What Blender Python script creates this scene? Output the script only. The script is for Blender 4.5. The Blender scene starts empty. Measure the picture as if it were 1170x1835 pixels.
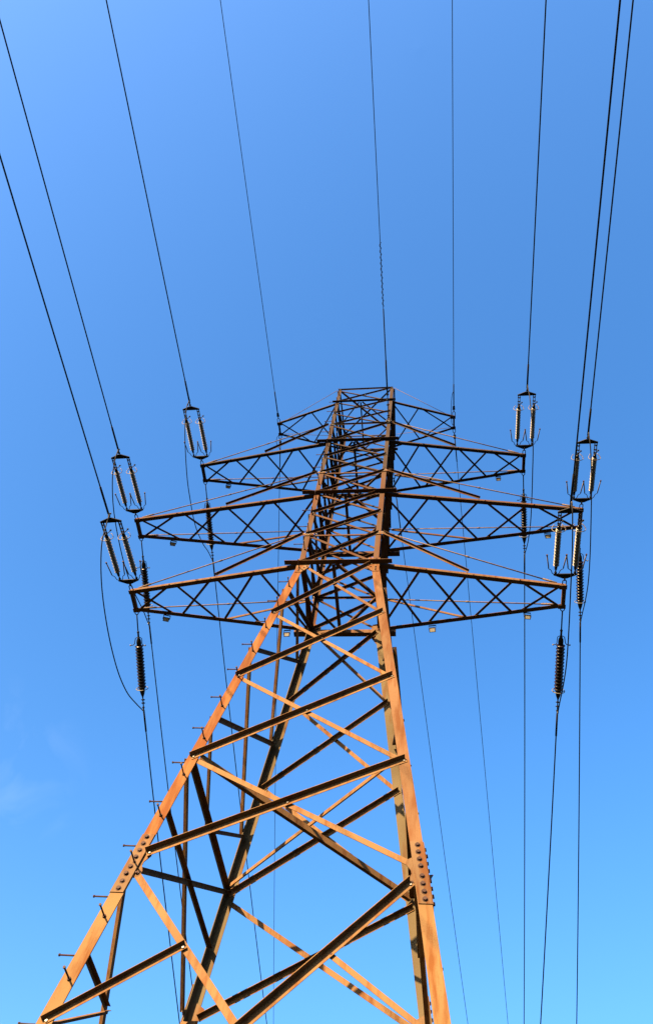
import bpy, bmesh, math, random
from mathutils import Vector as V, Matrix
random.seed(7)
rad = math.radians
scene = bpy.context.scene
COL = scene.collection

# ------------------------------------------------------------------ camera
cam_d = bpy.data.cameras.new("camera")
cam = bpy.data.objects.new("camera", cam_d)
COL.objects.link(cam)
r_ = V((0.99160699, 0.08379595, 0.09845723))
u_ = V((0.0238586, -0.86705108, 0.49764766))
f_ = V((-0.1270683, 0.49112184, 0.86177316))
# rows of the fit are right / up / forward
right = V((0.99160699, 0.08379595, 0.09845723))
up = V((0.0238586, -0.86705108, 0.49764766))
fwd = V((-0.1270683, 0.49112184, 0.86177316))
cam.matrix_world = Matrix(((right.x, up.x, -fwd.x, 2.2503), (right.y, up.y, -fwd.y, -11.8428),
                           (right.z, up.z, -fwd.z, 1.6), (0, 0, 0, 1)))
cam_d.sensor_fit = 'VERTICAL'
cam_d.sensor_height = 24.0
cam_d.lens = 1438.33 / 1835 * 24.0
cam_d.clip_start = 0.05
cam_d.clip_end = 6000
scene.camera = cam

# ------------------------------------------------------------------ light
SUN_EL, SUN_AZ = 27.0, -26.0        # azimuth measured from -y (behind the viewer) towards -x
EXPOSURE = 2.97
world = bpy.data.worlds.new("World")
scene.world = world
world.use_nodes = True
wn, wl = world.node_tree.nodes, world.node_tree.links
for n in list(wn): wn.remove(n)
wout = wn.new('ShaderNodeOutputWorld'); bg = wn.new('ShaderNodeBackground')
sky = wn.new('ShaderNodeTexSky'); sky.sky_type = 'NISHITA'; sky.sun_disc = False
to_sun = V((math.cos(rad(SUN_EL)) * math.sin(rad(SUN_AZ)), -math.cos(rad(SUN_EL)) * math.cos(rad(SUN_AZ)), math.sin(rad(SUN_EL))))
sky.sun_elevation = rad(SUN_EL)
sky.sun_rotation = math.atan2(to_sun.x, to_sun.y)
sky.altitude = 200; sky.air_density = 1.4; sky.dust_density = 3.0; sky.ozone_density = 6.0
bg.inputs['Strength'].default_value = 0.05
hs = wn.new('ShaderNodeHueSaturation'); hs.inputs['Saturation'].default_value = 1.185; hs.inputs['Hue'].default_value = 0.502
wl.new(sky.outputs[0], hs.inputs['Color']); 
# a few faint wisps of cirrus low on the left
wtc = wn.new('ShaderNodeTexCoord')
wnz = wn.new('ShaderNodeTexNoise'); wnz.inputs['Scale'].default_value = 13; wnz.inputs['Detail'].default_value = 5; wnz.inputs['Distortion'].default_value = .6
wl.new(wtc.outputs['Generated'], wnz.inputs['Vector'])
wrp = wn.new('ShaderNodeMapRange'); wrp.inputs[1].default_value = .53; wrp.inputs[2].default_value = .8; wl.new(wnz.outputs['Fac'], wrp.inputs[0])
wdt = wn.new('ShaderNodeVectorMath'); wdt.operation = 'DOT_PRODUCT'; wdt.inputs[1].default_value = V((-.50, .65, .57)).normalized()
wl.new(wtc.outputs['Generated'], wdt.inputs[0])
wms = wn.new('ShaderNodeMapRange'); wms.inputs[1].default_value = .992; wms.inputs[2].default_value = 1.0; wl.new(wdt.outputs['Value'], wms.inputs[0])
wmu = wn.new('ShaderNodeMath'); wmu.operation = 'MULTIPLY'; wl.new(wrp.outputs[0], wmu.inputs[0]); wl.new(wms.outputs[0], wmu.inputs[1])
wad = wn.new('ShaderNodeMixRGB'); wad.blend_type = 'ADD'; wad.inputs[2].default_value = (.34, .32, .27, 1)
wl.new(wmu.outputs[0], wad.inputs[0]); wl.new(hs.outputs[0], wad.inputs[1]); wl.new(wad.outputs[0], bg.inputs[0])
wl.new(bg.outputs[0], wout.inputs[0])
sun_d = bpy.data.lights.new("sun", 'SUN'); sun_d.energy = 5.0; sun_d.angle = rad(0.5); sun_d.color = (1.0, 0.70, 0.38)
sun = bpy.data.objects.new("sun", sun_d); COL.objects.link(sun)
sun.rotation_euler = (-to_sun).to_track_quat('-Z', 'Y').to_euler()
scene.view_settings.view_transform = 'Standard'
scene.view_settings.look = 'None'
scene.view_settings.exposure = EXPOSURE
scene.view_settings.gamma = 1.0

# ------------------------------------------------------------------ materials
def base_mat(name, rough=0.7, metal=0.0, col=(.3, .3, .3), spec=0.06):
    m = bpy.data.materials.new(name); m.use_nodes = True; col = tuple(c * 1.3 for c in col)
    b = m.node_tree.nodes['Principled BSDF']
    b.inputs['Base Color'].default_value = (*col, 1); b.inputs['Roughness'].default_value = rough
    b.inputs['Metallic'].default_value = metal; b.inputs['Specular IOR Level'].default_value = spec
    return m, b

def weathered(name, paint, rust, dark, rust_lo, rust_hi, rough=0.75):
    paint, rust, dark = [tuple(c * ALB for c in q) for q in (paint, rust, dark)]
    """old painted steel: paint worn through to rust in long patches, with fine dirt specks"""
    m, b = base_mat(name, rough, 0.0, paint, 0.04)
    N, L = m.node_tree.nodes, m.node_tree.links
    tc = N.new('ShaderNodeTexCoord')
    mp = N.new('ShaderNodeMapping'); mp.inputs['Scale'].default_value = (2.4, 2.4, 0.2)
    L.new(tc.outputs['Object'], mp.inputs[0])
    n1 = N.new('ShaderNodeTexNoise'); n1.inputs['Scale'].default_value = 3.2; n1.inputs['Detail'].default_value = 7; n1.inputs['Roughness'].default_value = 0.62
    L.new(mp.outputs[0], n1.inputs['Vector'])
    cr = N.new('ShaderNodeValToRGB'); cr.color_ramp.elements[0].position = rust_lo; cr.color_ramp.elements[1].position = rust_hi
    L.new(n1.outputs['Fac'], cr.inputs[0])
    n2 = N.new('ShaderNodeTexNoise'); n2.inputs['Scale'].default_value = 34; n2.inputs['Detail'].default_value = 5; n2.inputs['Roughness'].default_value = 0.7
    L.new(tc.outputs['Object'], n2.inputs['Vector'])
    cr2 = N.new('ShaderNodeValToRGB'); cr2.color_ramp.elements[0].position = 0.60; cr2.color_ramp.elements[1].position = 0.76
    L.new(n2.outputs['Fac'], cr2.inputs[0])
    n3 = N.new('ShaderNodeTexNoise'); n3.inputs['Scale'].default_value = 0.9; n3.inputs['Detail'].default_value = 2
    L.new(tc.outputs['Object'], n3.inputs['Vector'])
    mr = N.new('ShaderNodeMapRange'); mr.inputs[1].default_value = .3; mr.inputs[2].default_value = .7; mr.inputs[3].default_value = .8; mr.inputs[4].default_value = 1.16
    L.new(n3.outputs['Fac'], mr.inputs[0])
    mx = N.new('ShaderNodeMixRGB'); mx.inputs[1].default_value = (*paint, 1); mx.inputs[2].default_value = (*rust, 1)
    L.new(cr.outputs[0], mx.inputs[0])
    mx2 = N.new('ShaderNodeMixRGB'); mx2.inputs[2].default_value = (*dark, 1)
    mul = N.new('ShaderNodeMath'); mul.operation = 'MULTIPLY'; mul.inputs[1].default_value = 0.65
    L.new(cr2.outputs[0], mul.inputs[0]); L.new(mul.outputs[0], mx2.inputs[0]); L.new(mx.outputs[0], mx2.inputs[1])
    mx3 = N.new('ShaderNodeMixRGB'); mx3.blend_type = 'MULTIPLY'; mx3.inputs[0].default_value = 1
    L.new(mx2.outputs[0], mx3.inputs[1]); L.new(mr.outputs[0], mx3.inputs[2])
    L.new(mx3.outputs[0], b.inputs['Base Color'])
    bp = N.new('ShaderNodeBump'); bp.inputs['Strength'].default_value = 0.25; bp.inputs['Distance'].default_value = 0.004
    L.new(n2.outputs['Fac'], bp.inputs['Height']); L.new(bp.outputs[0], b.inputs['Normal'])
    return m

ALB = .305
M = {}
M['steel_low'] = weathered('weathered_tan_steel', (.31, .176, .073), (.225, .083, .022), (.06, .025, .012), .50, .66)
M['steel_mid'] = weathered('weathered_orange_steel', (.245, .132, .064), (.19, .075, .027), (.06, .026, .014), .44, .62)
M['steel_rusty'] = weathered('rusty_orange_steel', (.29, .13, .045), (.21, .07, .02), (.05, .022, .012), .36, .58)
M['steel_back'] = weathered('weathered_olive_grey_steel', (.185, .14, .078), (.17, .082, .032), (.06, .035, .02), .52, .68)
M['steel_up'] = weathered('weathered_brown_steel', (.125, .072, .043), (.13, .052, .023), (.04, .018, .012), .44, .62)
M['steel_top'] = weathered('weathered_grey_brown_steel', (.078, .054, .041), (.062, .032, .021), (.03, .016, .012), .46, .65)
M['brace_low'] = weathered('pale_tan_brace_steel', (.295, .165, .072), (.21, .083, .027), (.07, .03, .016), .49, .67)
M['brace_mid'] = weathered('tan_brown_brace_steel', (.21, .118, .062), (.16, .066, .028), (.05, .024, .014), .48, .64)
M['rod'] = weathered('weathered_rod_steel', (.26, .19, .14), (.18, .1, .06), (.04, .025, .016), .48, .66)
M['plate'] = weathered('rusty_plate_steel', (.24, .145, .075), (.19, .075, .026), (.05, .022, .012), .44, .58)
M['bolt'] = base_mat('rusty_bolt', .6, .2, (.018, .010, .008))[0]
M['nut'] = base_mat('galvanised_nut', .45, .5, (0.102, 0.095, 0.084))[0]
M['fitting'] = base_mat('dark_forged_fitting', .55, .3, (.007, .0065, .006))[0]
M['galv'] = base_mat('galvanised_fitting', .5, .35, (0.073, 0.069, 0.060))[0]
M['horn'] = base_mat('horn_steel', .5, .2, (0.062, 0.053, 0.044))[0]
def porcelain(name, col, rough, spec):
    m, b = base_mat(name, rough, 0, col, spec); col = tuple(c * 1.3 for c in col)
    N, L = m.node_tree.nodes, m.node_tree.links
    n = N.new('ShaderNodeTexNoise'); n.inputs['Scale'].default_value = 9; n.inputs['Detail'].default_value = 4
    tc = N.new('ShaderNodeTexCoord'); L.new(tc.outputs['Object'], n.inputs['Vector'])
    mx = N.new('ShaderNodeMixRGB'); mx.blend_type = 'MULTIPLY'; mx.inputs[1].default_value = (*col, 1); mx.inputs[0].default_value = .6
    L.new(n.outputs['Color'], mx.inputs[2])
    g = N.new('ShaderNodeMixRGB'); g.inputs[0].default_value = .5; g.inputs[1].default_value = (*col, 1); L.new(mx.outputs[0], g.inputs[2])
    L.new(g.outputs[0], b.inputs['Base Color'])
    return m
M['grey_porcelain'] = porcelain('grey_porcelain', tuple(c * 1.1 for c in (0.091, 0.084, 0.066)), .4, .2)
M['brown_porcelain'] = porcelain('brown_porcelain', (.008, .0035, .0028), .3, .12)
M['cable'] = base_mat('weathered_conductor', .6, .3, (.006, .006, .0065))[0]
M['lamp_glass'] = base_mat('lamp_glass', .25, 0, (0.083, 0.076, 0.063), .5)[0]
M['concrete'] = base_mat('concrete', .9, 0, (.35, .34, .32))[0]
gm, gb = base_mat('meadow', .95, 0, (.05, .06, .022))
n = gm.node_tree.nodes.new('ShaderNodeTexNoise'); n.inputs['Scale'].default_value = 0.6; n.inputs['Detail'].default_value = 8
c = gm.node_tree.nodes.new('ShaderNodeValToRGB'); c.color_ramp.elements[0].color = (.008, .011, .005, 1); c.color_ramp.elements[1].color = (.025, .025, .012, 1)
gm.node_tree.links.new(n.outputs['Fac'], c.inputs[0]); gm.node_tree.links.new(c.outputs[0], gb.inputs['Base Color'])
M['meadow'] = gm

# ------------------------------------------------------------------ mesh builder
class MB:
    def __init__(s): s.v = []; s.f = []; s.m = []; s.sm = []; s.mats = []
    def mat(s, m):
        if m not in s.mats: s.mats.append(m)
        return s.mats.index(m)
    def add(s, verts, faces, m, smooth=False):
        o = len(s.v); k = s.mat(m); s.v += [tuple(p) for p in verts]
        for f in faces: s.f.append([i + o for i in f]); s.m.append(k); s.sm.append(smooth)
    def sweep_profile(s, p0, p1, prof, e1, e2, m):
        a = [p0 + e1 * x + e2 * y for x, y in prof]; b = [p1 + e1 * x + e2 * y for x, y in prof]
        n = len(prof); fs = [[i, (i + 1) % n, n + (i + 1) % n, n + i] for i in range(n)]
        fs += [list(range(n))[::-1], list(range(n, 2 * n))]
        s.add(a + b, fs, m)
    def angle(s, p0, p1, e1, e2, a1, a2, t, m):
        """L section: corner line p0-p1, flanges along e1 and e2"""
        d = (p1 - p0).normalized()
        e1 = (e1 - d * e1.dot(d)).normalized(); e2 = (e2 - d * e2.dot(d) - e1 * e2.dot(e1)).normalized()
        s.sweep_profile(p0, p1, [(0, 0), (a1, 0), (a1, t), (t, t), (t, a2), (0, a2)], e1, e2, m)
    def bar(s, p0, p1, e1, w, h, m):
        d = (p1 - p0).normalized(); e1 = (e1 - d * e1.dot(d)).normalized(); e2 = d.cross(e1)
        s.sweep_profile(p0, p1, [(-w / 2, -h / 2), (w / 2, -h / 2), (w / 2, h / 2), (-w / 2, h / 2)], e1, e2, m)
    def cyl(s, p0, p1, r0, m, r1=None, n=8, smooth=True):
        r1 = r0 if r1 is None else r1
        s.lathe(p0, p1, [(0, r0), ((p1 - p0).length, r1)], m, n, smooth)
    def lathe(s, p0, p1, prof, m, n=12, smooth=True):
        d = (p1 - p0).normalized(); a = d.orthogonal().normalized(); b = d.cross(a)
        vs = []; k = len(prof)
        for z, r in prof:
            for i in range(n):
                t = 2 * math.pi * i / n; vs.append(p0 + d * z + a * (r * math.cos(t)) + b * (r * math.sin(t)))
        fs = [[j * n + i, j * n + (i + 1) % n, (j + 1) * n + (i + 1) % n, (j + 1) * n + i] for j in range(k - 1) for i in range(n)]
        s.add(vs, fs, m, smooth)
        o = len(s.v) - len(vs); q = s.mat(m)
        s.f.append([o + i for i in range(n)][::-1]); s.f.append([o + (k - 1) * n + i for i in range(n)]); s.m += [q, q]; s.sm += [False, False]
    def tube(s, pts, r, m, n=8, closed=False):
        pts = [V(p) for p in pts]; k = len(pts); vs = []; ref = None
        for i in range(k):
            a = pts[i - 1] if (i > 0 or closed) else pts[i]; b = pts[(i + 1) % k] if (i < k - 1 or closed) else pts[i]
            d = (b - a).normalized()
            ref = d.orthogonal().normalized() if ref is None else (ref - d * ref.dot(d)).normalized()
            w = d.cross(ref)
            for j in range(n):
                t = 2 * math.pi * j / n; vs.append(pts[i] + ref * (r * math.cos(t)) + w * (r * math.sin(t)))
        fs = []
        for i in range(k if closed else k - 1):
            for j in range(n):
                q = (i + 1) % k; fs.append([i * n + j, i * n + (j + 1) % n, q * n + (j + 1) % n, q * n + j])
        s.add(vs, fs, m, True)
        if not closed:
            o = len(s.v) - len(vs); q = s.mat(m)
            s.f.append([o + i for i in range(n)][::-1]); s.f.append([o + (k - 1) * n + i for i in range(n)]); s.m += [q, q]; s.sm += [False, False]
    def plate(s, pts, nrm, t, m):
        k = len(pts); vs = [p for p in pts] + [p + nrm * t for p in pts]
        fs = [list(range(k))[::-1], list(range(k, 2 * k))] + [[i, (i + 1) % k, k + (i + 1) % k, k + i] for i in range(k)]
        s.add(vs, fs, m)
    def hexbolt(s, p, nrm, r, h, m):
        s.cyl(p - nrm * 0.004, p + nrm * h, r, m, r * .97, 6, False)
    def ball(s, p, r, m):
        s.lathe(p - V((0, 0, r)), p + V((0, 0, r)), [(r - r * math.cos(t), max(1e-4, r * math.sin(t))) for t in [math.pi * i / 6 for i in range(7)]], m, 10)
    def build(s, name, parent=None, loc=None):
        me = bpy.data.meshes.new(name); me.from_pydata(s.v, [], s.f); me.update()
        for m in s.mats: me.materials.append(m)
        me.polygons.foreach_set('material_index', s.m); me.polygons.foreach_set('use_smooth', s.sm)
        bm = bmesh.new(); bm.from_mesh(me); bmesh.ops.recalc_face_normals(bm, faces=bm.faces); bm.to_mesh(me); bm.free()
        o = bpy.data.objects.new(name, me); COL.objects.link(o)
        if parent: o.parent = parent
        if loc: o.location = loc
        return o

def tag(o, label, cat, group=None):
    o['label'] = label; o['category'] = cat
    if group: o['group'] = group
    return o
def empty(name, loc=(0, 0, 0)):
    o = bpy.data.objects.new(name, None); COL.objects.link(o); o.location = loc; o.empty_display_size = .3
    return o
def dup(root, loc):
    r = root.copy(); COL.objects.link(r); r.location = loc
    for ch in list(root.children):
        c_ = ch.copy(); COL.objects.link(c_); c_.parent = r
        for g in list(ch.children):
            d_ = g.copy(); COL.objects.link(d_); d_.parent = c_
    return r

# ------------------------------------------------------------------ ground
g = MB(); R_ = 2500
g.add([V((-R_, -R_, 0)), V((R_, -R_, 0)), V((R_, R_, 0)), V((-R_, R_, 0))], [[0, 1, 2, 3]], M['meadow'])
go = g.build('ground'); go['kind'] = 'structure'

# ------------------------------------------------------------------ pylon geometry
Z = dict(n5=8.72, n4=10.95, n3=13.27, n2=15.63, L1=18.0, T1=19.37, L2=21.70, T2=23.0, L3=25.28, T3=26.63, L4=28.74, TP=29.94)
Z['n6'] = 3.5; Z['X6'] = 6.45
Z['M1'] = 20.53; Z['M2'] = 24.14; Z['M3'] = 27.68
WX = ((0, .9323 + 18 * .11517), (18.0, .9323), (29.9444, .9839))
WY = ((0, 1.0546 + 18 * .11003), (18.0, 1.0546), (29.9444, .9418))
def lin(T, z):
    a, b = (T[0], T[1]) if z < 18 else (T[1], T[2])
    return a[1] + (b[1] - a[1]) * (z - a[0]) / (b[0] - a[0])
def flange(z): return .19 if z < 17.9 else (.135 if z < 23.2 else .118)
COFF = {(-1, -1): .07, (1, -1): .075, (-1, 1): -.02, (1, 1): .06}
SPREAD = {(-1, -1): .0095, (1, -1): .0035, (-1, 1): .006, (1, 1): .004}
def corner(sx, sy, z):
    return V((sx * (lin(WX, z) + COFF[(sx, sy)] * (flange(z) / .19) + SPREAD[(sx, sy)] * max(0, 18 - z)), sy * lin(WY, z), z))
FACES = {'front': (((-1, -1), (1, -1)), V((0, -1, 0))), 'back': (((1, 1), (-1, 1)), V((0, 1, 0))),
         'left': (((-1, 1), (-1, -1)), V((-1, 0, 0))), 'right': (((1, -1), (1, 1)), V((1, 0, 0)))}
def node(face, side, z):
    """point on the outer surface of a leg flange, seen from outside: side -1 left, +1 right"""
    (lf, rt), _ = FACES[face]
    a, b = corner(*lf, z), corner(*rt, z)
    d = (b - a).normalized(); w = .48 * flange(z)
    return a + d * w if side < 0 else b - d * w
def fnormal(face):
    a = node(face, -1, 9); b = node(face, 1, 9); c_ = node(face, -1, 16)
    n_ = (b - a).cross(c_ - a).normalized(); o = FACES[face][1]
    return n_ if n_.dot(o) > 0 else -n_
def fnorm(face, z): return fnormal(face) if z < 17.9 else FACES[face][1].copy()

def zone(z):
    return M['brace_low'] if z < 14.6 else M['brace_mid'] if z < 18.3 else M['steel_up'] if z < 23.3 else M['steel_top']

TOWER = empty('transmission_tower')
tag(TOWER, 'tall rust-brown steel lattice pylon with four pairs of cross arms against blue sky', 'pylon')

# legs
for (sx, sy) in COFF:
    b = MB()
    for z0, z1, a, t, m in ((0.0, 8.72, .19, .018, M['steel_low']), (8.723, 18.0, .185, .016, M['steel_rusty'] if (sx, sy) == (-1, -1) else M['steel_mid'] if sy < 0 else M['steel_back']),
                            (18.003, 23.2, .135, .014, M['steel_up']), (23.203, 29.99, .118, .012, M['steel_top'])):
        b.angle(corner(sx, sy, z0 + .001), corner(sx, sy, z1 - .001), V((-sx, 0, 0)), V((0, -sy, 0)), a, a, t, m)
    b.build('leg', TOWER)
    fb = MB(); c_ = corner(sx, sy, 0)
    fb.lathe(V((c_.x, c_.y, -.3)), V((c_.x, c_.y, .35)), [(0, .55), (.5, .5), (.65, .42)], M['concrete'], 4, False)
    fb.build('footing', TOWER)

def member(b, face, pa, pb, a, t, outside, m, ext=(0.03, 0.03), bolts=True, flip=False):
    n_ = fnorm(face, min(pa.z, pb.z) + .1)
    d = (pb - pa).normalized()
    pa = pa - d * ext[0]; pb = pb + d * ext[1]
    u = n_.cross(d).normalized()
    if u.z < 0: u = -u
    if flip: u = -u
    if outside:
        b.angle(pa + u * a * .5 + n_ * .003, pb + u * a * .5 + n_ * .003, -u, n_, a, a, t, m)
        if bolts:
            for p in (pa + d * .045, pb - d * .045):
                b.hexbolt(p + n_ * (.003 + t) - u * a * .12, n_, .017, .016, M['nut'])
    else:
        b.angle(pa + u * a * .5 - n_ * .022, pb + u * a * .5 - n_ * .022, -u, -n_, a, a, t, m)
        if bolts and a > .06:
            for p in (pa + d * (ext[0] + .02), pb - d * (ext[1] + .02)):
                if ext[0] > 0: b.hexbolt(p + n_ * .001, n_, .017, .015, M['bolt'])
    return b

# ---- diagonals
stuff = MB()
def diag(face, z0, z1, a, ends=None, into=None, inset=0):
    """X panel: one angle outside the legs, one inside"""
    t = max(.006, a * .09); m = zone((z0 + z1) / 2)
    rev = face == 'right' and z0 > 10.9
    A = (node(face, -1, z0), node(face, 1, z1)); B = (node(face, 1, z0), node(face, -1, z1))
    if inset:
        dv = (node(face, 1, z1) - node(face, -1, z1)).normalized() * inset
        A[1].xyz -= dv; B[1].xyz += dv
    if rev: A, B = B, A
    e = ends or {}
    for which, (p, q), outside in (('A', A, True), ('B', B, False)):
        b = into or MB()
        member(b, face, p, q, a, t, outside, m, e.get(which, (.03, .03)))
        if outside and into is None:
            # bolt where the two angles cross
            w0 = (A[0] - B[0]).length; w1 = (A[1] - B[1]).length; s_ = w0 / (w0 + w1)
            x = p + (q - p) * s_; n_ = fnorm(face, z0 + .1)
            b.hexbolt(x + n_ * (t + .003), n_, .018, .016, M['nut'])
        if into is None: b.build('diagonal_brace', TOWER)
ez = Z
for face in ('front', 'back'):
    G = {'A': (.03, .03), 'B': (.03, .03)}
    diag(face, ez['n6'], ez['n5'] - .14, .10, {'A': (.03, -.04), 'B': (.03, -.04)}, None, .105)
    diag(face, ez['n5'] + (.1 if face == 'front' else 0), ez['n4'] - (0 if face == 'front' else .13), .095, {'A': (-.15, .03), 'B': (-.15, .03)})
    diag(face, ez['n4'], ez['n3'], .095)
    diag(face, ez['n3'], ez['n2'], .09)
    diag(face, ez['n2'], ez['L1'], .085, {'A': (.03, -.11), 'B': (.03, -.1)})
    for p, q, a in (('L1', 'T1', .075), ('T1', 'M1', .072), ('M1', 'L2', .072), ('L2', 'T2', .07), ('T2', 'M2', .066), ('M2', 'L3', .066),
                    ('L3', 'T3', .062), ('T3', 'M3', .05), ('M3', 'L4', .05), ('L4', 'TP', .05)):
        diag(face, ez[p], ez[q], a)
m12, m23, m34 = 16.82, 14.34, 12.10
for face in ('left', 'right'):
    diag(face, ez['n6'], ez['n5'], .09, {'A': (.03, -.1), 'B': (.03, -.1)})
    diag(face, ez['n5'], ez['n4'], .085, {'A': (-.12, .03), 'B': (-.12, .03)})
    diag(face, m34, m23, .085); diag(face, m23, m12, .085); diag(face, m12, ez['L1'], .075)
    for p, q, a in (('L1', 'T1', .07), ('T1', 'M1', .066), ('M1', 'L2', .066), ('L2', 'T2', .06), ('T2', 'M2', .06), ('M2', 'L3', .06),
                    ('L3', 'T3', .055), ('T3', 'M3', .05), ('M3', 'L4', .05), ('L4', 'TP', .05)):
        diag(face, ez[p], ez[q], a, None, stuff if face == 'right' else None)
for face in FACES: diag(face, .15, ez['n6'], .1, None, stuff)
so = stuff.build('diagonal_brace', TOWER); so['kind'] = 'stuff'

# ---- secondary (redundant) members
def sec(face, pa, pb, a, outside, m, ext=(.02, .02)):
    b = MB(); member(b, face, pa, pb, a, max(.006, a * .09), outside, m, ext, True); b.build('secondary_brace', TOWER)
def lerp(p, q, t): return p + (q - p) * t
for face in ('front', 'back'):
    for s in (-1, 1):
        leg = node(face, s, ez['X6'] - .05)
        dv = (node(face, -s, 8) - node(face, s, 8)).normalized() * .105
        dg = lerp(node(face, s, ez['n5'] - .14) + dv, node(face, -s, ez['n6']), .222)
        sec(face, leg, dg, .075, s < 0, zone(7))
for face, s in (('left', 1), ('left', -1), ('right', 1), ('right', -1)):
    dg = lerp(node(face, s, ez['n5']), node(face, -s, ez['n6']), .262)
    sec(face, node(face, s, dg.z + .03), dg, .065, False, zone(7), (.02, -.1))
    sec(face, node(face, s, ez['X6'] - .05), dg, .05, False, zone(7))
    # n4-n5 panel: leg to the crossing of the X
    w0 = (node(face, -1, ez['n5']) - node(face, 1, ez['n5'])).length; w1 = (node(face, -1, ez['n4']) - node(face, 1, ez['n4'])).length
    x = lerp(node(face, -1, ez['n5']), node(face, 1, ez['n4']), w0 / (w0 + w1))
    sec(face, node(face, s, x.z), x, .07, False, zone(9))
    mid = lerp(node(face, -1, ez['n4']), node(face, 1, ez['n4']), .5)
    sec(face, node(face, s, m34), mid, .07, s > 0, zone(11))
# ---- horizontal struts
def strut(face, z, a, outside, m=None, ext=(.03, .03), flip=False):
    b = MB(); member(b, face, node(face, -1, z), node(face, 1, z), a, max(.006, a * .09), outside, m or zone(z), ext, True, flip)
    return b.build('horizontal_strut', TOWER)
for face in ('left', 'right'):
    strut(face, ez['n4'], .095, False)
    for k, a in (('L1', .1), ('T1', .06), ('L2', .09), ('T2', .055), ('L3', .085), ('T3', .055), ('L4', .07), ('TP', .05)):
        strut(face, ez[k] + .02, a, False)
for face in ('front', 'back'):
    for k, a in (('T1', .055), ('T2', .05)): strut(face, ez[k], a, False)
    for k, a in (('T3', .05), ('TP', .05)): strut(face, ez[k], a, True)

# ---- main beams across the body at every arm level (flange out and down-side dark)
def beam(sy, z, a, over):
    b = MB(); y = sy * (lin(WY, z) + .004); w = lin(WX, z) + over
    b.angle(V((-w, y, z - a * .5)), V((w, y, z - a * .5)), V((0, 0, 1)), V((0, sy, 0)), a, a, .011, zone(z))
    for sx in (-1, 1):
        for i in range(4):
            b.hexbolt(V((sx * (w - .06 - .09 * i), y + sy * .011, z + a * .12)), V((0, sy, 0)), .016, .014, M['nut'])
    b.build('arm_beam', TOWER)
for k, a, o in (('L1', .13, .39), ('L2', .12, .40), ('L3', .11, .36), ('L4', .08, .16)):
    for sy in (-1, 1): beam(sy, ez[k], a, o)

# ---- plan bracing
def plan(p, q, a, m, name='plan_brace', up_=1, side=None, wide=1.0):
    b = MB(); d = (q - p).normalized(); h = V((0, 0, 1)).cross(d).normalized()
    if side is not None and h.dot(side) < 0: h = -h
    b.angle(p - h * a * .5, q - h * a * .5, h, V((0, 0, up_)), a * wide, a, max(.006, a * .09), m)
    return b.build(name, TOWER)
c4 = {k: V((k[0] * (lin(WX, ez['n4']) - .04), k[1] * (lin(WY, ez['n4']) - .05), ez['n4'] - .02)) for k in COFF}
plan(c4[(-1, -1)], c4[(1, 1)], .12, M['brace_low'], side=V((0, 1, 0)), wide=.62)
plan(c4[(1, -1)] + V((0, 0, .12)), c4[(-1, 1)] + V((0, 0, .12)), .08, M['brace_low'], side=V((0, 1, 0)), wide=.3)
for k, a in (('L1', .08), ('L2', .075), ('L3', .07), ('L4', .045)):
    z = ez[k] - .03; x = lin(WX, z) - .03; y = lin(WY, z) - .03; m = zone(z)
    F, B_, L_, R2 = V((-.12, -y, z)), V((-.12, y, z)), V((-x, 0, z)), V((x, 0, z))
    plan(F, B_, a, m)
    for p, q, dz in ((F + V((.06, 0, 0)), R2, .01), (F - V((.06, 0, 0)), L_, .01), (B_ + V((.06, 0, 0)), R2, .02), (B_ - V((.06, 0, 0)), L_, .02)):
        plan(p + V((0, 0, dz)), q + V((0, 0, dz)), a * .9, m)
z = ez['TP'] - .03; x = lin(WX, z) - .05; y = lin(WY, z) - .05
plan(V((-x, -y, z)), V((x, y, z)), .06, M['steel_top']); plan(V((x, -y, z + .06)), V((-x, y, z + .06)), .06, M['steel_top'])

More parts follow.
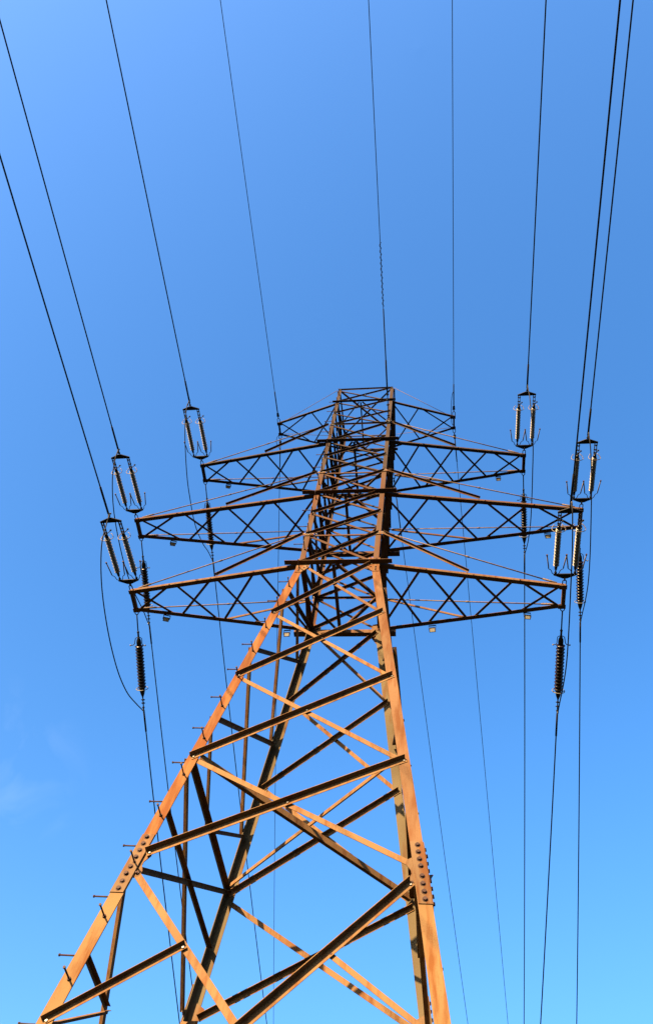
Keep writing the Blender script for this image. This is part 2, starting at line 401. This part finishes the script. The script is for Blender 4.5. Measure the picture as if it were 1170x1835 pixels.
# ---- gussets and splices
def facepts(face, side, z, pts):
    """pts: (inward, up) offsets from the leg node, on the face"""
    o = node(face, side, z); n_ = fnorm(face, z)
    (lf, rt), _ = FACES[face]
    inn = (corner(*rt, z) - corner(*lf, z)).normalized() * (1 if side < 0 else -1)
    up_ = n_.cross(inn);  up_ = up_ if up_.z > 0 else -up_
    return [o + inn * a + up_ * b_ for a, b_ in pts], n_, inn, up_
for face in ('front', 'back'):
    for s in (-1, 1):
        # plate under the lowest arm beam
        P, n_, i_, u2 = facepts(face, s, 17.86, [(-.085, .36), (.05, .40), (.20, .36), (.24, .0), (.20, -.14), (.07, -.34), (-.085, -.34)])
        b = MB(); b.plate([p + n_ * .002 for p in P], n_, .010, M['plate'])
        o = node(face, s, 17.86)
        for du in (-.28, -.2, -.12, .3): b.hexbolt(o + u2 * du + n_ * .012, n_, .02, .018, M['bolt'])
        for di, du in ((.12, -.12), (.18, -.05), (.13, .28)): b.hexbolt(o + i_ * di + u2 * du + n_ * .012, n_, .018, .016, M['bolt'])
        b.build('gusset_plate', TOWER)
        for k in ('T1', 'T2', 'T3'):
            sc = {'T1': 1, 'T2': .8, 'T3': .7}[k]
            P, n_, i_, u2 = facepts(face, s, ez[k], [(-.13 * sc, .06 * sc), (.17 * sc, .06 * sc), (.17 * sc, -.06 * sc), (-.13 * sc, -.06 * sc)])
            b = MB(); b.plate([p + n_ * .015 for p in P], n_, .009, M['plate'] if k != 'T3' else M['steel_top'])
            for di in (-.08, -.01, .06, .13): b.hexbolt(node(face, s, ez[k]) + i_ * di * sc + n_ * .024, n_, .016, .015, M['nut'])
            b.build('gusset_plate', TOWER)
        # two-lobed plate behind the splice
        P, n_, i_, u2 = facepts(face, s, ez['n5'], [(-.05, .34), (.06, .32), (.2, .24), (.215, .17), (.14, .06), (.13, .0), (.17, -.1), (.15, -.19), (.08, -.22), (-.05, -.2)])
        b = MB(); b.plate([p - n_ * .02 for p in P], -n_, .012, M['plate'])
        o = node(face, s, ez['n5'])
        b.hexbolt(o + i_ * .12 - u2 * .15 - n_ * .02, n_, .022, .02, M['bolt'])
        b.build('gusset_plate', TOWER)
        for k in ('n2', 'n3', 'n4'):
            pass
for face in FACES:
    for s in (-1, 1):
        z0, z1 = 8.22, 9.26
        a0, a1 = node(face, s, z0), node(face, s, z1); n_ = fnorm(face, 9)
        (lf, rt), _ = FACES[face]; inn = (corner(*rt, 8.7) - corner(*lf, 8.7)).normalized() * (1 if s < 0 else -1)
        d = (a1 - a0).normalized(); w = .186 / 2
        b = MB()
        b.plate([a0 - inn * w, a0 + inn * w, a1 + inn * w, a1 - inn * w], n_, .014, M['plate'])
        sp = b.build('splice_plate', TOWER)
        ln = (a1 - a0).length
        for i in range(8):
            tpos = (.065 + .125 * i) if i < 4 else (ln - .065 - .125 * (7 - i))
            q = MB(); bp_ = a0 + d * (tpos + random.uniform(-.004, .004)) - inn * (.005 + random.uniform(-.004, .004)) + n_ * .014; q.cyl(bp_ - n_ * .003, bp_ + n_ * .005, .04, M['bolt'], n=12, smooth=False); q.hexbolt(bp_, (n_ + inn * random.uniform(-.05, .05) + d * random.uniform(-.05, .05)).normalized(), .029 + random.uniform(-.0015, .0015), .025 + random.uniform(-.003, .006), M['bolt']); q.build('bolt', sp)

# ---- step bolts up the front left leg
def leg_fl(z): return corner(-1, -1, z)
SB = sorted([(6.41 + .9 * i, True) for i in range(26)] + [(6.94 + .9 * i, False) for i in range(26)])
for zs, side in SB:
    c_ = leg_fl(zs); b = MB(); n_ = V((-1, 0, 0)) if side else V((0, -1, 0))
    f0 = flange(zs)
    base = c_ + (V((0, f0 * .45, 0)) if side else V((f0 * .55, 0, 0)))
    rr = .0115
    b.cyl(base - n_ * .03, base + n_ * .245, rr, M['bolt'], n=8)
    b.cyl(base + n_ * .242, base + n_ * .26, .0185, M['bolt'], n=8, smooth=False)
    b.hexbolt(base + n_ * .002, n_, .026, .022, M['bolt'])
    b.build('step_bolt', TOWER)

# ------------------------------------------------------------------ cross arms
ARMS = {1: ('L1', 'T1', 5.43, .32, .10), 2: ('L2', 'T2', 6.45, .318, .10), 3: ('L3', 'T3', 5.287, .311, .09), 4: ('L4', 'TP', 3.2, .24, .065)}
def tip(k, sx, sy): return V((sx * ARMS[k][2], sy * ARMS[k][3], ez[ARMS[k][0]]))
for k, (lv, tv, L_, gap, a) in ARMS.items():
    z = ez[lv]; m = zone(z)
    for sx in (-1, 1):
        b = MB(); ch = {}
        for sy in (-1, 1):
            r0 = V((sx * (lin(WX, z) - .02), sy * (lin(WY, z) - .016), z)); t1 = tip(k, sx, sy) + V((sx * .05, 0, 0))
            ch[sy] = (V((r0.x, r0.y, z)), tip(k, sx, sy))
            off = V((0, 0, -a * .5))
            b.angle(r0 + off, t1 + off, V((0, 0, 1)), V((0, -sy, 0)), a * .78, a * 1.12, .009, m)
        arm = b.build('cross_arm', TOWER)
        arm_lbl = {1: 'lowest', 2: 'second, longest', 3: 'third', 4: 'short topmost'}[k]
        # X lattice between the two chords
        fr = (0, .255, .505, .75, 1) if k < 4 else (0, .46, 1)
        w = .064 if k < 3 else .058 if k == 3 else .046
        zz = z - a * .5 - .002; zl = z - a * .5 + .011
        for j in range(len(fr) - 1):
            for sy in (-1, 1):
                p = lerp(*ch[sy], fr[j] + (.012 if j else .0)); q = lerp(*ch[-sy], fr[j + 1] - .012)
                p = V((p.x, p.y, zl)); q = V((q.x, q.y, zl))
                d = (q - p).normalized(); h = V((0, 0, 1)).cross(d).normalized(); h = h if h.y < 0 else -h
                lb = MB(); dz = 0 if sy < 0 else .009
                lb.angle(p - h * w * .5 + V((0, 0, dz - .0)), q - h * w * .5 + V((0, 0, dz)), h, V((0, 0, 1)), w, w, .006, m)
                lb.build('lattice_brace', arm)
        # end bar and end plates
        e = MB(); tf, tb = tip(k, sx, -1), tip(k, sx, 1)
        bw = .09 if k < 4 else .06
        e.angle(V((tf.x - sx * bw * .5, tf.y + .03, zz - .008)), V((tb.x - sx * bw * .5, tb.y - .03, zz - .008)), V((sx, 0, 0)), V((0, 0, 1)), bw, bw, .008, m)
        for q in (.38, .62):
            pp = lerp(tf, tb, q); e.hexbolt(V((pp.x + sx * .008, pp.y, zz - .008)), V((0, 0, -1)), .014, .012, M['nut'])
        for tt, s in ((tf, -1), (tb, 1)):
            e.plate([V((tt.x - sx * .12, tt.y + s * .03, zz - .018)), V((tt.x + sx * .06, tt.y + s * .03, zz - .018)), V((tt.x + sx * .06, tt.y - s * .09, zz - .018)), V((tt.x - sx * .12, tt.y - s * .09, zz - .018))], V((0, 0, -1)), .008, m)
        e.build('end_bar', arm)
        # tie rods and support struts up to the body
        for sy in (-1, 1):
            zt = ez[tv]; body = V((sx * (lin(WX, zt) + .12), sy * (lin(WY, zt) + .03), zt + .02)) if k < 4 else V((sx * (lin(WX, zt) + .08), sy * (lin(WY, zt)), zt))
            tp = tip(k, sx, sy) + V((-sx * .16, sy * .0, a * .5 + .02))
            rb = MB(); r = .016 if k < 4 else .009
            rb.cyl(body, tp, r, M['rod'], n=8)
            d = (tp - body).normalized()
            if k < 4:
                rb.cyl(body + d * .0, body + d * .3, .024, M['rod']); rb.cyl(tp - d * .35, tp, .023, M['rod'])
                for q in (.15, .22, .29): rb.hexbolt(tp - d * q + V((0, 0, .01)), V((0, 0, 1)), .02, .03, M['bolt'])
                rb.cyl(lerp(body, tp, .5) - d * .04, lerp(body, tp, .5) + d * .04, .024, M['rod'])
            rb.build('tie_rod', arm)
            if k < 4:
                sb = MB(); p = lerp(*ch[sy], .495); p = V((p.x, p.y + sy * .012, z + a * .5))
                q = V((sx * (lin(WX, zt) + .10), sy * (lin(WY, zt) + .02), zt))
                sa = .065; n_ = V((0, sy, 0)); d = (q - p).normalized(); u = n_.cross(d); u = u if u.z > 0 else -u
                sb.angle(p + u * sa * .5, q + u * sa * .5, -u, n_, sa, sa, .007, m)
                sb.build('support_strut', arm)

# ------------------------------------------------------------------ insulators
def U(az, slope, back):
    a = rad(az); return V((math.sin(a), math.cos(a) if back else -math.cos(a), slope)).normalized()

def shackle(b, p, d, side, r, ln):
    """U bow round point p opening along -d"""
    pts = [p - side * r - d * 0.0]
    for i in range(9):
        t = math.pi * i / 8; pts.append(p + d * (ln - r) - side * (r * math.cos(t)) + d * (r * math.sin(t)))
    pts.append(p + side * r)
    b.tube(pts, .0125, M['fitting'], 6)

SLOPE_F = -.072
def twin_string():
    """two grey strings side by side; local frame: origin at the arm tip"""
    root = empty('tension_insulator_set'); d = U(0, SLOPE_F, False); X = V((1, 0, 0)); N_ = X.cross(d)
    N_ = N_ if N_.z > 0 else -N_
    P = lambda lat, al, up_=0: X * lat + d * al + N_ * up_
    S = .225
    b = MB(); shackle(b, P(0, -.03), d, X, .042, .17); b.tube([P(0, .12), P(0, .22)], .02, M['fitting']); b.build('shackle', root)
    b = MB(); b.plate([P(-.05, .19, -.012), P(.05, .19, -.012), P(S + .045, .285, -.012), P(S + .045, .325, -.012), P(-S - .045, .325, -.012), P(-S - .045, .285, -.012)], N_, .024, M['fitting'])
    for s in (-S, 0, S): b.hexbolt(P(s, .30 if s else .215, -.012), -N_, .02, .02, M['nut'])
    b.build('yoke_plate', root)
    b = MB(); b.plate([P(-.04, 2.17, -.012), P(.04, 2.17, -.012), P(S + .05, 2.08, -.012), P(S + .05, 2.035, -.012), P(-S - .05, 2.035, -.012), P(-S - .05, 2.08, -.012)], N_, .024, M['fitting'])
    b.build('yoke_plate', root)
    ns = 24; z0, z1 = .56, 1.62; pitch = (z1 - z0) / ns
    prof = [(0, .03)]
    for i in range(ns):
        a = i * pitch
        R2 = .072 if i % 2 == 0 else .067
        prof += [(a + pitch * .20, .027), (a + pitch * .40, R2 * .72), (a + pitch * .46, R2), (a + pitch * .56, R2 - .001), (a + pitch * .64, R2 * .7), (a + pitch * .80, .027)]
    prof += [(z1 - z0, .034), (z1 - z0, .02)]
    for s in (-S, S):
        b = MB(); b.lathe(P(s, z0), P(s, z1), prof, M['grey_porcelain'], 18)
        o = b.build('insulator', root)
        c_ = MB(); c_.cyl(P(s, .30), P(s, .47), .017, M['fitting']); c_.cyl(P(s, .45), P(s, z0 + .01), .03, M['fitting'], .042); c_.ball(P(s, .36), .034, M['fitting'])
        c_.build('end_cap', o)
        c_ = MB(); c_.cyl(P(s, z1 - .012), P(s, z1 + .09), .05, M['fitting'], .036)
        c_.hexbolt(P(s - .02, z1 + .07, -.02), -N_, .018, .03, M['nut']); c_.build('end_cap', o)
        c_ = MB()
        c_.bar(P(s - .028, z1 + .08), P(s - .028, 2.07), N_, .05, .012, M['fitting']); c_.bar(P(s + .028, z1 + .08), P(s + .028, 2.07), N_, .05, .012, M['fitting'])
        for q in (1.76, 1.85, 1.98): c_.hexbolt(P(s, q, -.022), -N_, .02, .018, M['nut']); c_.cyl(P(s - .045, q), P(s + .045, q), .014, M['fitting'])
        c_.build('link_plate', root)
        for g in (-1, 1):
            h = MB()
            pts = [(0, .315), (.05 * g, .325), (.085 * g, .36), (.10 * g, .42), (.125 * g, .455), (.165 * g, .475), (.172 * g, .50)]
            h.tube([P(s + x, y, -.01) for x, y in pts], .0095, M['fitting'], 6)
            h.tube([P(s + .172 * g, .50, -.01), P(s + .178 * g, .56, -.01), P(s + .225 * g, .86, .0)], .0145, M['horn'], 8)
            h.cyl(P(s + .224 * g, .85, 0), P(s + .227 * g, .885, 0), .021, M['bolt'])
            h.build('arcing_horn', root)
        rg = MB(); pts = []
        for i in range(21):
            t = rad(-150 + 300 * i / 20); pts.append(P(s +   .156 * math.sin(t), 1.60 + .10 * max(0, -math.cos(t) - .3), -.156 * math.cos(t) * .9))
        rg.tube(pts, .0095, M['horn'], 6)
        rg.tube([P(s, 1.70, .02), P(s + .05, 1.72, .06), P(s + .1, 1.75, .10)], .011, M['fitting'], 6); rg.ball(P(s + .1, 1.755, .105), .026, M['fitting'])
        rg.build('grading_ring', root)
    return root

def single_string(az, slope, ln, horn_dir=1):
    root = empty('tension_insulator'); d = U(az, slope, True); X = d.cross(V((0, 0, 1))).normalized(); N_ = X.cross(d).normalized()
    P = lambda lat, al, up_=0: X * lat + d * al + N_ * up_
    k = ln / 2.72
    b = MB(); shackle(b, P(0, -.02), d, X, .045, .15); b.cyl(P(0, .12), P(0, .60 * k), .017, M['fitting']); b.ball(P(0, .62 * k), .035, M['fitting']); b.cyl(P(0, .6 * k), P(0, .78 * k), .026, M['fitting'])
    b.build('shackle', root)
    z0, z1 = .98 * k, 2.20 * k; ns = 14; pt = (z1 - z0) / ns; prof = [(0, .04)]
    for i in range(ns):
        a = i * pt
        prof += [(a + pt * .08, .066), (a + pt * .22, .108), (a + pt * .30, .112), (a + pt * .36, .108), (a + pt * .5, .068), (a + pt * .66, .090), (a + pt * .72, .092), (a + pt * .78, .088), (a + pt * .92, .066)]
    prof += [(z1 - z0, .05)]
    b = MB(); b.lathe(P(0, z0), P(0, z1), prof, M['brown_porcelain'], 20); o = b.build('insulator', root)
    b = MB(); b.lathe(P(0, .74 * k), P(0, z0 + .02), [(0, .028), (.05, .036), (.1, .058), (.16, .066), (z0 + .02 - .74 * k, .06)], M['fitting'], 12); b.build('end_cap', o)
    b = MB(); b.lathe(P(0, z1 - .02), P(0, z1 + .24), [(0, .068), (.08, .068), (.16, .05), (.24, .02), (.26, .02)], M['fitting'], 12); b.build('end_cap', o)
    for g in (-1, 1):
        h = MB(); h.tube([P(0, .76 * k), P(.05 * g, .765 * k, 0), P(.085 * g, .79 * k, 0), P(.095 * g, .85 * k, -.02), P(.10 * g, .92 * k, -.04), P(.13 * g, .95 * k, -.07), P(.19 * g, .955 * k, -.09)], .0105, M['fitting'], 6)
        h.cyl(P(.185 * g, .955 * k, -.088), P(.215 * g, .95 * k, -.10), .019, M['galv']); h.build('arcing_horn', root)
    rg = MB(); pts = []
    for i in range(25):
        t = rad(-165 + 330 * i / 24); pts.append(P(.155 * math.sin(t), 2.19 * k, -.155 * math.cos(t)))
    rg.tube(pts, .010, M['galv'], 6); rg.tube([P(-.155, 2.19 * k), P(0, 2.27 * k), P(.155, 2.19 * k)], .009, M['fitting'], 6); rg.build('grading_ring', root)
    b = MB(); b.cyl(P(0, z1 + .2), P(0, ln - .03), .016, M['fitting'])
    for q in (z1 + .3, ln - .12): b.ball(P(0, q), .032, M['fitting']); b.cyl(P(-.05, q), P(.05, q), .013, M['fitting'])
    b.build('shackle', root)
    return root, d * ln

SIDE = {-1: 'left', 1: 'right'}
ARMN = {1: 'lowest', 2: 'longest', 3: 'upper'}
STR = {(1, -1): (-2.6, -.005), (2, -1): (-1.2, -.03), (3, -1): (0, -.075), (1, 1): (0, -.03), (2, 1): (0, -.05), (3, 1): (0, -.05)}   # azimuth, slope of each pull
base_set = None
for k in (1, 2, 3):
    for sx in (-1, 1):
        t = tip(k, sx, -1)
        if base_set is None: base_set = twin_string(); o = base_set; o.location = t
        else: o = dup(base_set, t)
        o.rotation_euler = (-(math.atan(STR[(k, sx)][1]) - math.atan(SLOPE_F)), 0, rad(STR[(k, sx)][0]))
        tag(o, f'pair of pale grey insulator strings at the near end of the {ARMN[k]} {SIDE[sx]} arm', 'insulator', 'twin insulator strings on the near side')

BACK = {(1, -1): (-.2, -.40, 2.68), (2, -1): (.2, -.345, 2.73), (3, -1): (1.2, -.335, 2.74), (1, 1): (-2.0, -.30, 2.80), (2, 1): (.8, -.375, 2.70), (3, 1): (.3, -.42, 2.65)}
BEND = {}
for (k, sx), (az, sl, ln) in BACK.items():
    o, e = single_string(az, sl, ln); o.location = tip(k, sx, 1); BEND[(k, sx)] = tip(k, sx, 1) + e
    tag(o, f'single dark brown insulator hanging off the far end of the {ARMN[k]} {SIDE[sx]} cross arm', 'insulator', 'single insulators on the far side')

# ------------------------------------------------------------------ wires
def wire_pts(p, az, slope, back, ln, csag, n_=40):
    a = rad(az); h = V((math.sin(a), math.cos(a) if back else -math.cos(a), 0)); out = []
    for i in range(n_ + 1):
        s = ln * (i / n_) ** 1.5; out.append(p + h * s + V((0, 0, slope * s + csag * s * s)))
    return out
def wire(name, p, az, slope, back, ln, csag, r, label, group, clamp=None, cat='power line'):
    b = MB(); pts = wire_pts(p, az, slope, back, ln, csag); b.tube(pts, r, M['cable'], 8)
    o = b.build(name); tag(o, label, cat, group)
    if clamp:
        d = (pts[1] - pts[0]).normalized(); q = MB()
        q.cyl(p - d * .02, p + d * clamp, r * 1.55, M['fitting']); q.cyl(p - d * .12, p + d * .02, r * 1.1, M['fitting']); q.ball(p - d * .1, .034, M['fitting'])
        q.build('dead_end_clamp', o)
    return o, pts
for k in (1, 2, 3):
    for sx in (-1, 1):
        d = U(STR[(k, sx)][0], STR[(k, sx)][1], False); p = tip(k, sx, -1) + d * 2.31
        az = {(1, -1): -.56, (2, -1): -.36, (3, -1): -.12, (1, 1): .24, (2, 1): .12, (3, 1): -.16}[(k, sx)]
        wire('conductor_cable', p, az, -.076, False, 95, .0003, .0175, f'black conductor cable rising overhead from the twin insulators of the {ARMN[k]} {SIDE[sx]} arm', 'conductors on the near side', .75)
        az, sl, ln = BACK[(k, sx)]
        wire('conductor_cable', BEND[(k, sx)] + U(az, sl, True) * .1, az, -.30, True, 62, .0016, .0165, f'black conductor cable running down and away behind the {ARMN[k]} {SIDE[sx]} arm', 'conductors on the far side', .6)

# jumpers: offsets (y, z) from the far tip
JUMP = {(1, -1): [(-2.95, -.22), (-2.9, -.45), (-2.6, -1.0), (-1.81, -1.5), (-.71, -1.78), (.4, -1.84), (1.3, -1.68), (2.0, -1.36), (2.5, -1.08)],
        (2, -1): [(-2.95, -.22), (-2.9, -.5), (-2.48, -1.03), (-1.64, -1.44), (-.44, -1.59), (.5, -1.53), (1.2, -1.36), (1.9, -1.12), (2.52, -.92)],
        (3, -1): [(-2.95, -.22), (-2.9, -.6), (-2.3, -1.24), (-1.16, -1.8), (-.3, -1.96), (.6, -1.96), (1.5, -1.6), (2.1, -1.2), (2.54, -.90)],
        (1, 1): [(-2.95, -.22), (-2.8, -.42), (-2.1, -.74), (-1.23, -.95), (-.17, -1.17), (.74, -1.27), (1.6, -1.14), (2.2, -.98), (2.66, -.82)],
        (2, 1): [(-2.95, -.22), (-2.7, -.55), (-1.87, -1.0), (-.57, -1.4), (.2, -1.55), (.9, -1.56), (1.6, -1.38), (2.1, -1.18), (2.48, -.98)],
        (3, 1): [(-2.95, -.22), (-2.8, -.9), (-1.94, -1.86), (-.95, -2.08), (-.1, -2.16), (.8, -2.1), (1.6, -1.75), (2.1, -1.4), (2.4, -1.1)]}
def spline(pts, n_=6):
    out = []; P_ = [pts[0]] + pts + [pts[-1]]
    for i in range(1, len(P_) - 2):
        a, b_, c_, d_ = P_[i - 1:i + 3]
        for j in range(n_):
            t = j / n_
            out.append(.5 * ((2 * b_) + (c_ - a) * t + (2 * a - 5 * b_ + 4 * c_ - d_) * t * t + (3 * b_ - a - 3 * c_ + d_) * t ** 3))
    return out + [pts[-1]]
for (k, sx), off in JUMP.items():
    t = tip(k, sx, 1); xs = BEND[(k, sx)].x; end = BEND[(k, sx)] + V((0, .08, -.05))
    pts = [V((t.x + (xs - t.x) * i / (len(off) - 1), t.y + y, t.z + z)) for i, (y, z) in enumerate(off)]
    pts[-1] = end
    b = MB(); b.tube(spline(pts), .0145, M['cable'], 8)
    o = b.build('jumper_cable'); tag(o, f'slack black jumper cable looping below the tip of the {ARMN[k]} {SIDE[sx]} arm', 'cable', 'jumper loops')
    q = MB(); q.cyl(pts[0] + V((0, -.06, .06)), pts[0] + (pts[1] - pts[0]).normalized() * .2, .0175, M['fitting']); q.bar(pts[0] + V((0, -.06, .02)), pts[0] + V((0, -.02, .14)), V((0, 1, 0)), .04, .018, M['horn'])
    for w in (.0, .06): q.hexbolt(pts[0] + V((0, -.05 + w * .3, .03 + w)), V((0, -.6, -.8)).normalized(), .018, .02, M['nut'])
    q.build('terminal_lug', o)
    q = MB(); q.cyl(end - V((0, .0, 0)), end + (pts[-2] - end).normalized() * .12, .02, M['galv']); q.build('terminal_lug', o)

# earth wires on the topmost arm
for sx in (-1, 1):
    for back in (False, True):
        t = tip(4, sx, 1 if back else -1); s = 'far' if back else 'near'
        if back: az, sl, ln, cs = (-5.1 if sx < 0 else 4.34), -.285, 62, .0016
        else: az, sl, ln, cs = 0.0, -.076, 95, .0003
        d = U(az, sl, back); X = V((1, 0, 0))
        o, pts = wire('earth_wire', t + d * (.62 if not back else .55), az, sl, back, ln, cs, .0105, f'thin grey earth wire leaving the {s} side of the short topmost {SIDE[sx]} arm', f'earth wires on the {s} side', None, 'earth wire')
        q = MB(); shackle(q, t - d * .02, d, X, .045, .19); q.cyl(t + d * .16, t + d * .62, .017, M['fitting']); q.ball(t + d * .3, .038, M['fitting']); q.cyl(t + d * .28 - X * .05, t + d * .28 + X * .05, .016, M['fitting'])
        shackle(q, t + d * .24, d, X, .03, .16)
        q.cyl(t + d * .44, t + d * 1.25, .02, M['fitting']); q.build('dead_end_clamp', o)
        if not back:
            bt = tip(4, sx, 1)
            if sx > 0: jp = [t + d * 1.0 + V((0, 0, -.02)), t + d * .85 + V((-.06, 0, -.05)), t + d * .5 + V((-.09, 0, -.09)), t + V((-.09, .02, -.10)), t + V((-.08, .25, -.09)), t + V((-.03, .33, -.05))]
            else: jp = [bt + V((-.02, -.02, -.03)), bt + V((-.12, .08, -.06)), bt + V((-.17, .26, -.08)), bt + V((-.12, .45, -.11)), bt + V((-.02, .58, -.14))]
            q = MB(); q.tube(spline(jp, 4), .0095, M['cable'], 6); q.build('bonding_lead', o)

# telecom cable dead-ended on the right legs below the top
p0 = V((corner(1, -1, 26.75).x - .06, -lin(WY, 26.7) - .02, 26.72)); d = U(.3, -.055, False)
o, pts = wire('telecom_cable', p0 + d * 1.3, .3, -.072, False, 95, .0003, .0105, 'thin cable with a spiral damper rising overhead from the front of the tower body', None, None, 'cable')
q = MB()
q.cyl(p0 + d * 1.2, p0 + d * 3.9, .0185, M['fitting']); q.cyl(p0 + d * .95, p0 + d * 2.2, .025, M['fitting']); q.build('armour_rod', o)
q = MB(); shackle(q, p0, d, V((1, 0, 0)), .04, .16); q.cyl(p0 + d * .12, p0 + d * 1.2, .015, M['fitting'])
for s in (.22, .4, .62, .8, 1.0): q.ball(p0 + d * s, .04, M['fitting']); q.cyl(p0 + d * s - V((.05, 0, 0)), p0 + d * s + V((.05, 0, 0)), .014, M['fitting'])
q.build('dead_end_clamp', o)
q = MB(); hp = []
A_ = V((1, 0, 0)); B_ = A_.cross(d).normalized()
for i in range(161):
    s = 4.0 + 1.95 * i / 160; t = 2 * math.pi * 11 * i / 160
    w_ = p0 + d * 1.3 + V((math.sin(rad(.3)), -math.cos(rad(.3)), 0)) * (s - 1.3) + V((0, 0, -.072 * (s - 1.3) + .0003 * (s - 1.3) ** 2))
    hp.append(w_ + A_ * (.026 * math.cos(t)) + B_ * (.026 * math.sin(t)))
q.tube(hp, .009, M['cable'], 6); q.build('spiral_damper', o)
q = MB(); c_ = corner(1, -1, 26.72)
q.bar(V((c_.x - .16, c_.y - .035, 26.70)), V((c_.x + .03, c_.y - .035, 26.70)), V((0, 0, 1)), .055, .03, M['galv']); q.bar(V((c_.x - .16, c_.y - .03, 26.60)), V((c_.x + .03, c_.y - .03, 26.60)), V((0, 0, 1)), .03, .03, M['fitting'])
for x in (-.13, 0): q.hexbolt(V((c_.x + x, c_.y - .05, 26.70)), V((0, -1, 0)), .02, .03, M['nut'])
q.build('clamp_bracket', o)
p1 = V((corner(1, 1, 26.7).x + .02, lin(WY, 26.7) + .03, 26.7)); d = U(5.7, -.30, True)
o, pts = wire('telecom_cable', p1 + d * 1.1, 5.7, -.29, True, 62, .0016, .0105, 'single thin telecom cable slanting down to the right behind the tower body', None, None, 'cable')
q = MB(); shackle(q, p1, d, V((1, 0, 0)), .04, .16); q.cyl(p1 + d * .12, p1 + d * 1.2, .016, M['fitting']); q.cyl(p1 + d * .9, p1 + d * 2.4, .02, M['fitting'])
for s in (.25, .5, .75): q.ball(p1 + d * s, .038, M['fitting'])
q.build('dead_end_clamp', o)

# ------------------------------------------------------------------ floodlights under the far chords
def floodlight(loc, tilt, w, pan):
    root = empty('floodlight', loc); n_ = V((math.sin(rad(pan)) * math.cos(rad(tilt)), -math.cos(rad(pan)) * math.cos(rad(tilt)), -math.sin(rad(tilt)))); X = V((math.cos(rad(pan)), math.sin(rad(pan)), 0)); Uv = X.cross(n_).normalized()
    Uv = Uv if Uv.z > 0 else -Uv
    c_ = V((0, .02, -.135)); h = w * .72
    b = MB()
    for s in (-1, 1): b.bar(X * (s * (w / 2 + .012)) + V((0, 0, 0)), X * (s * (w / 2 + .012)) + c_, V((0, 1, 0)), .03, .006, M['fitting'])
    b.bar(X * -(w / 2 + .015), X * (w / 2 + .015), V((0, 1, 0)), .03, .006, M['fitting']); b.build('bracket', root)
    b = MB(); q = [c_ + X * (s * w / 2) + Uv * (t * h / 2) for s, t in ((-1, -1), (1, -1), (1, 1), (-1, 1))]
    b.plate(q, -n_, .03, M['fitting'])
    q2 = [c_ - n_ * .03 + X * (s * w * .34) + Uv * (t * h * .34) for s, t in ((-1, -1), (1, -1), (1, 1), (-1, 1))]; b.plate(q2, -n_, .03, M['fitting'])
    for s in (-1, 1): b.bar(c_ + X * (s * (w / 2 - .008)) - Uv * h / 2 + n_ * .006, c_ + X * (s * (w / 2 - .008)) + Uv * h / 2 + n_ * .006, X, .016, .012, M['fitting'])
    b.bar(c_ - X * (w / 2 - .018) + Uv * (h / 2 - .008) + n_ * .006, c_ + X * (w / 2 - .018) + Uv * (h / 2 - .008) + n_ * .006, Uv, .016, .012, M['fitting'])
    b.build('housing', root)
    b = MB(); q = [c_ + n_ * .001 + X * (s * (w / 2 - .017)) + Uv * (t * h / 2 - (.017 if t > 0 else -.004)) for s, t in ((-1, -1), (1, -1), (1, 1), (-1, 1))]
    b.plate(q, n_, .005, M['lamp_glass']); b.build('lamp_glass', root)
    return root
for k, sx, fr, tilt, w, pan, lab in ((1, -1, .817, 38, .15, 15, 'small floodlight with pale lens under the lowest left arm, near its tip'),
                              (1, -1, .122, 30, .15, -4, 'small floodlight under the lowest left arm, close to the tower leg'),
                              (1, 1, .293, 34, .16, -6, 'small floodlight under the lowest right arm, nearer the tower'),
                              (1, 1, .81, 36, .15, 6, 'small floodlight under the lowest right arm, near its tip'),
                              (2, -1, .815, 48, .15, 12, 'small floodlight under the longest left arm, near its tip'),
                              (2, 1, .839, 44, .15, -3, 'small floodlight under the longest right arm, near its tip'),
                              (3, -1, .812, 50, .14, 14, 'small floodlight under the upper left arm, near its tip'),
                              (3, 1, .815, 50, .14, -3, 'small floodlight under the upper right arm, near its tip')):
    z = ez[ARMS[k][0]]; p = lerp(V((sx * lin(WX, z), lin(WY, z), z)), tip(k, sx, 1), fr)
    o = floodlight(p + V((0, .02, -ARMS[k][4] * .5 - .006)), tilt, w, pan)
    tag(o, lab, 'floodlight', 'floodlights under the cross arms')
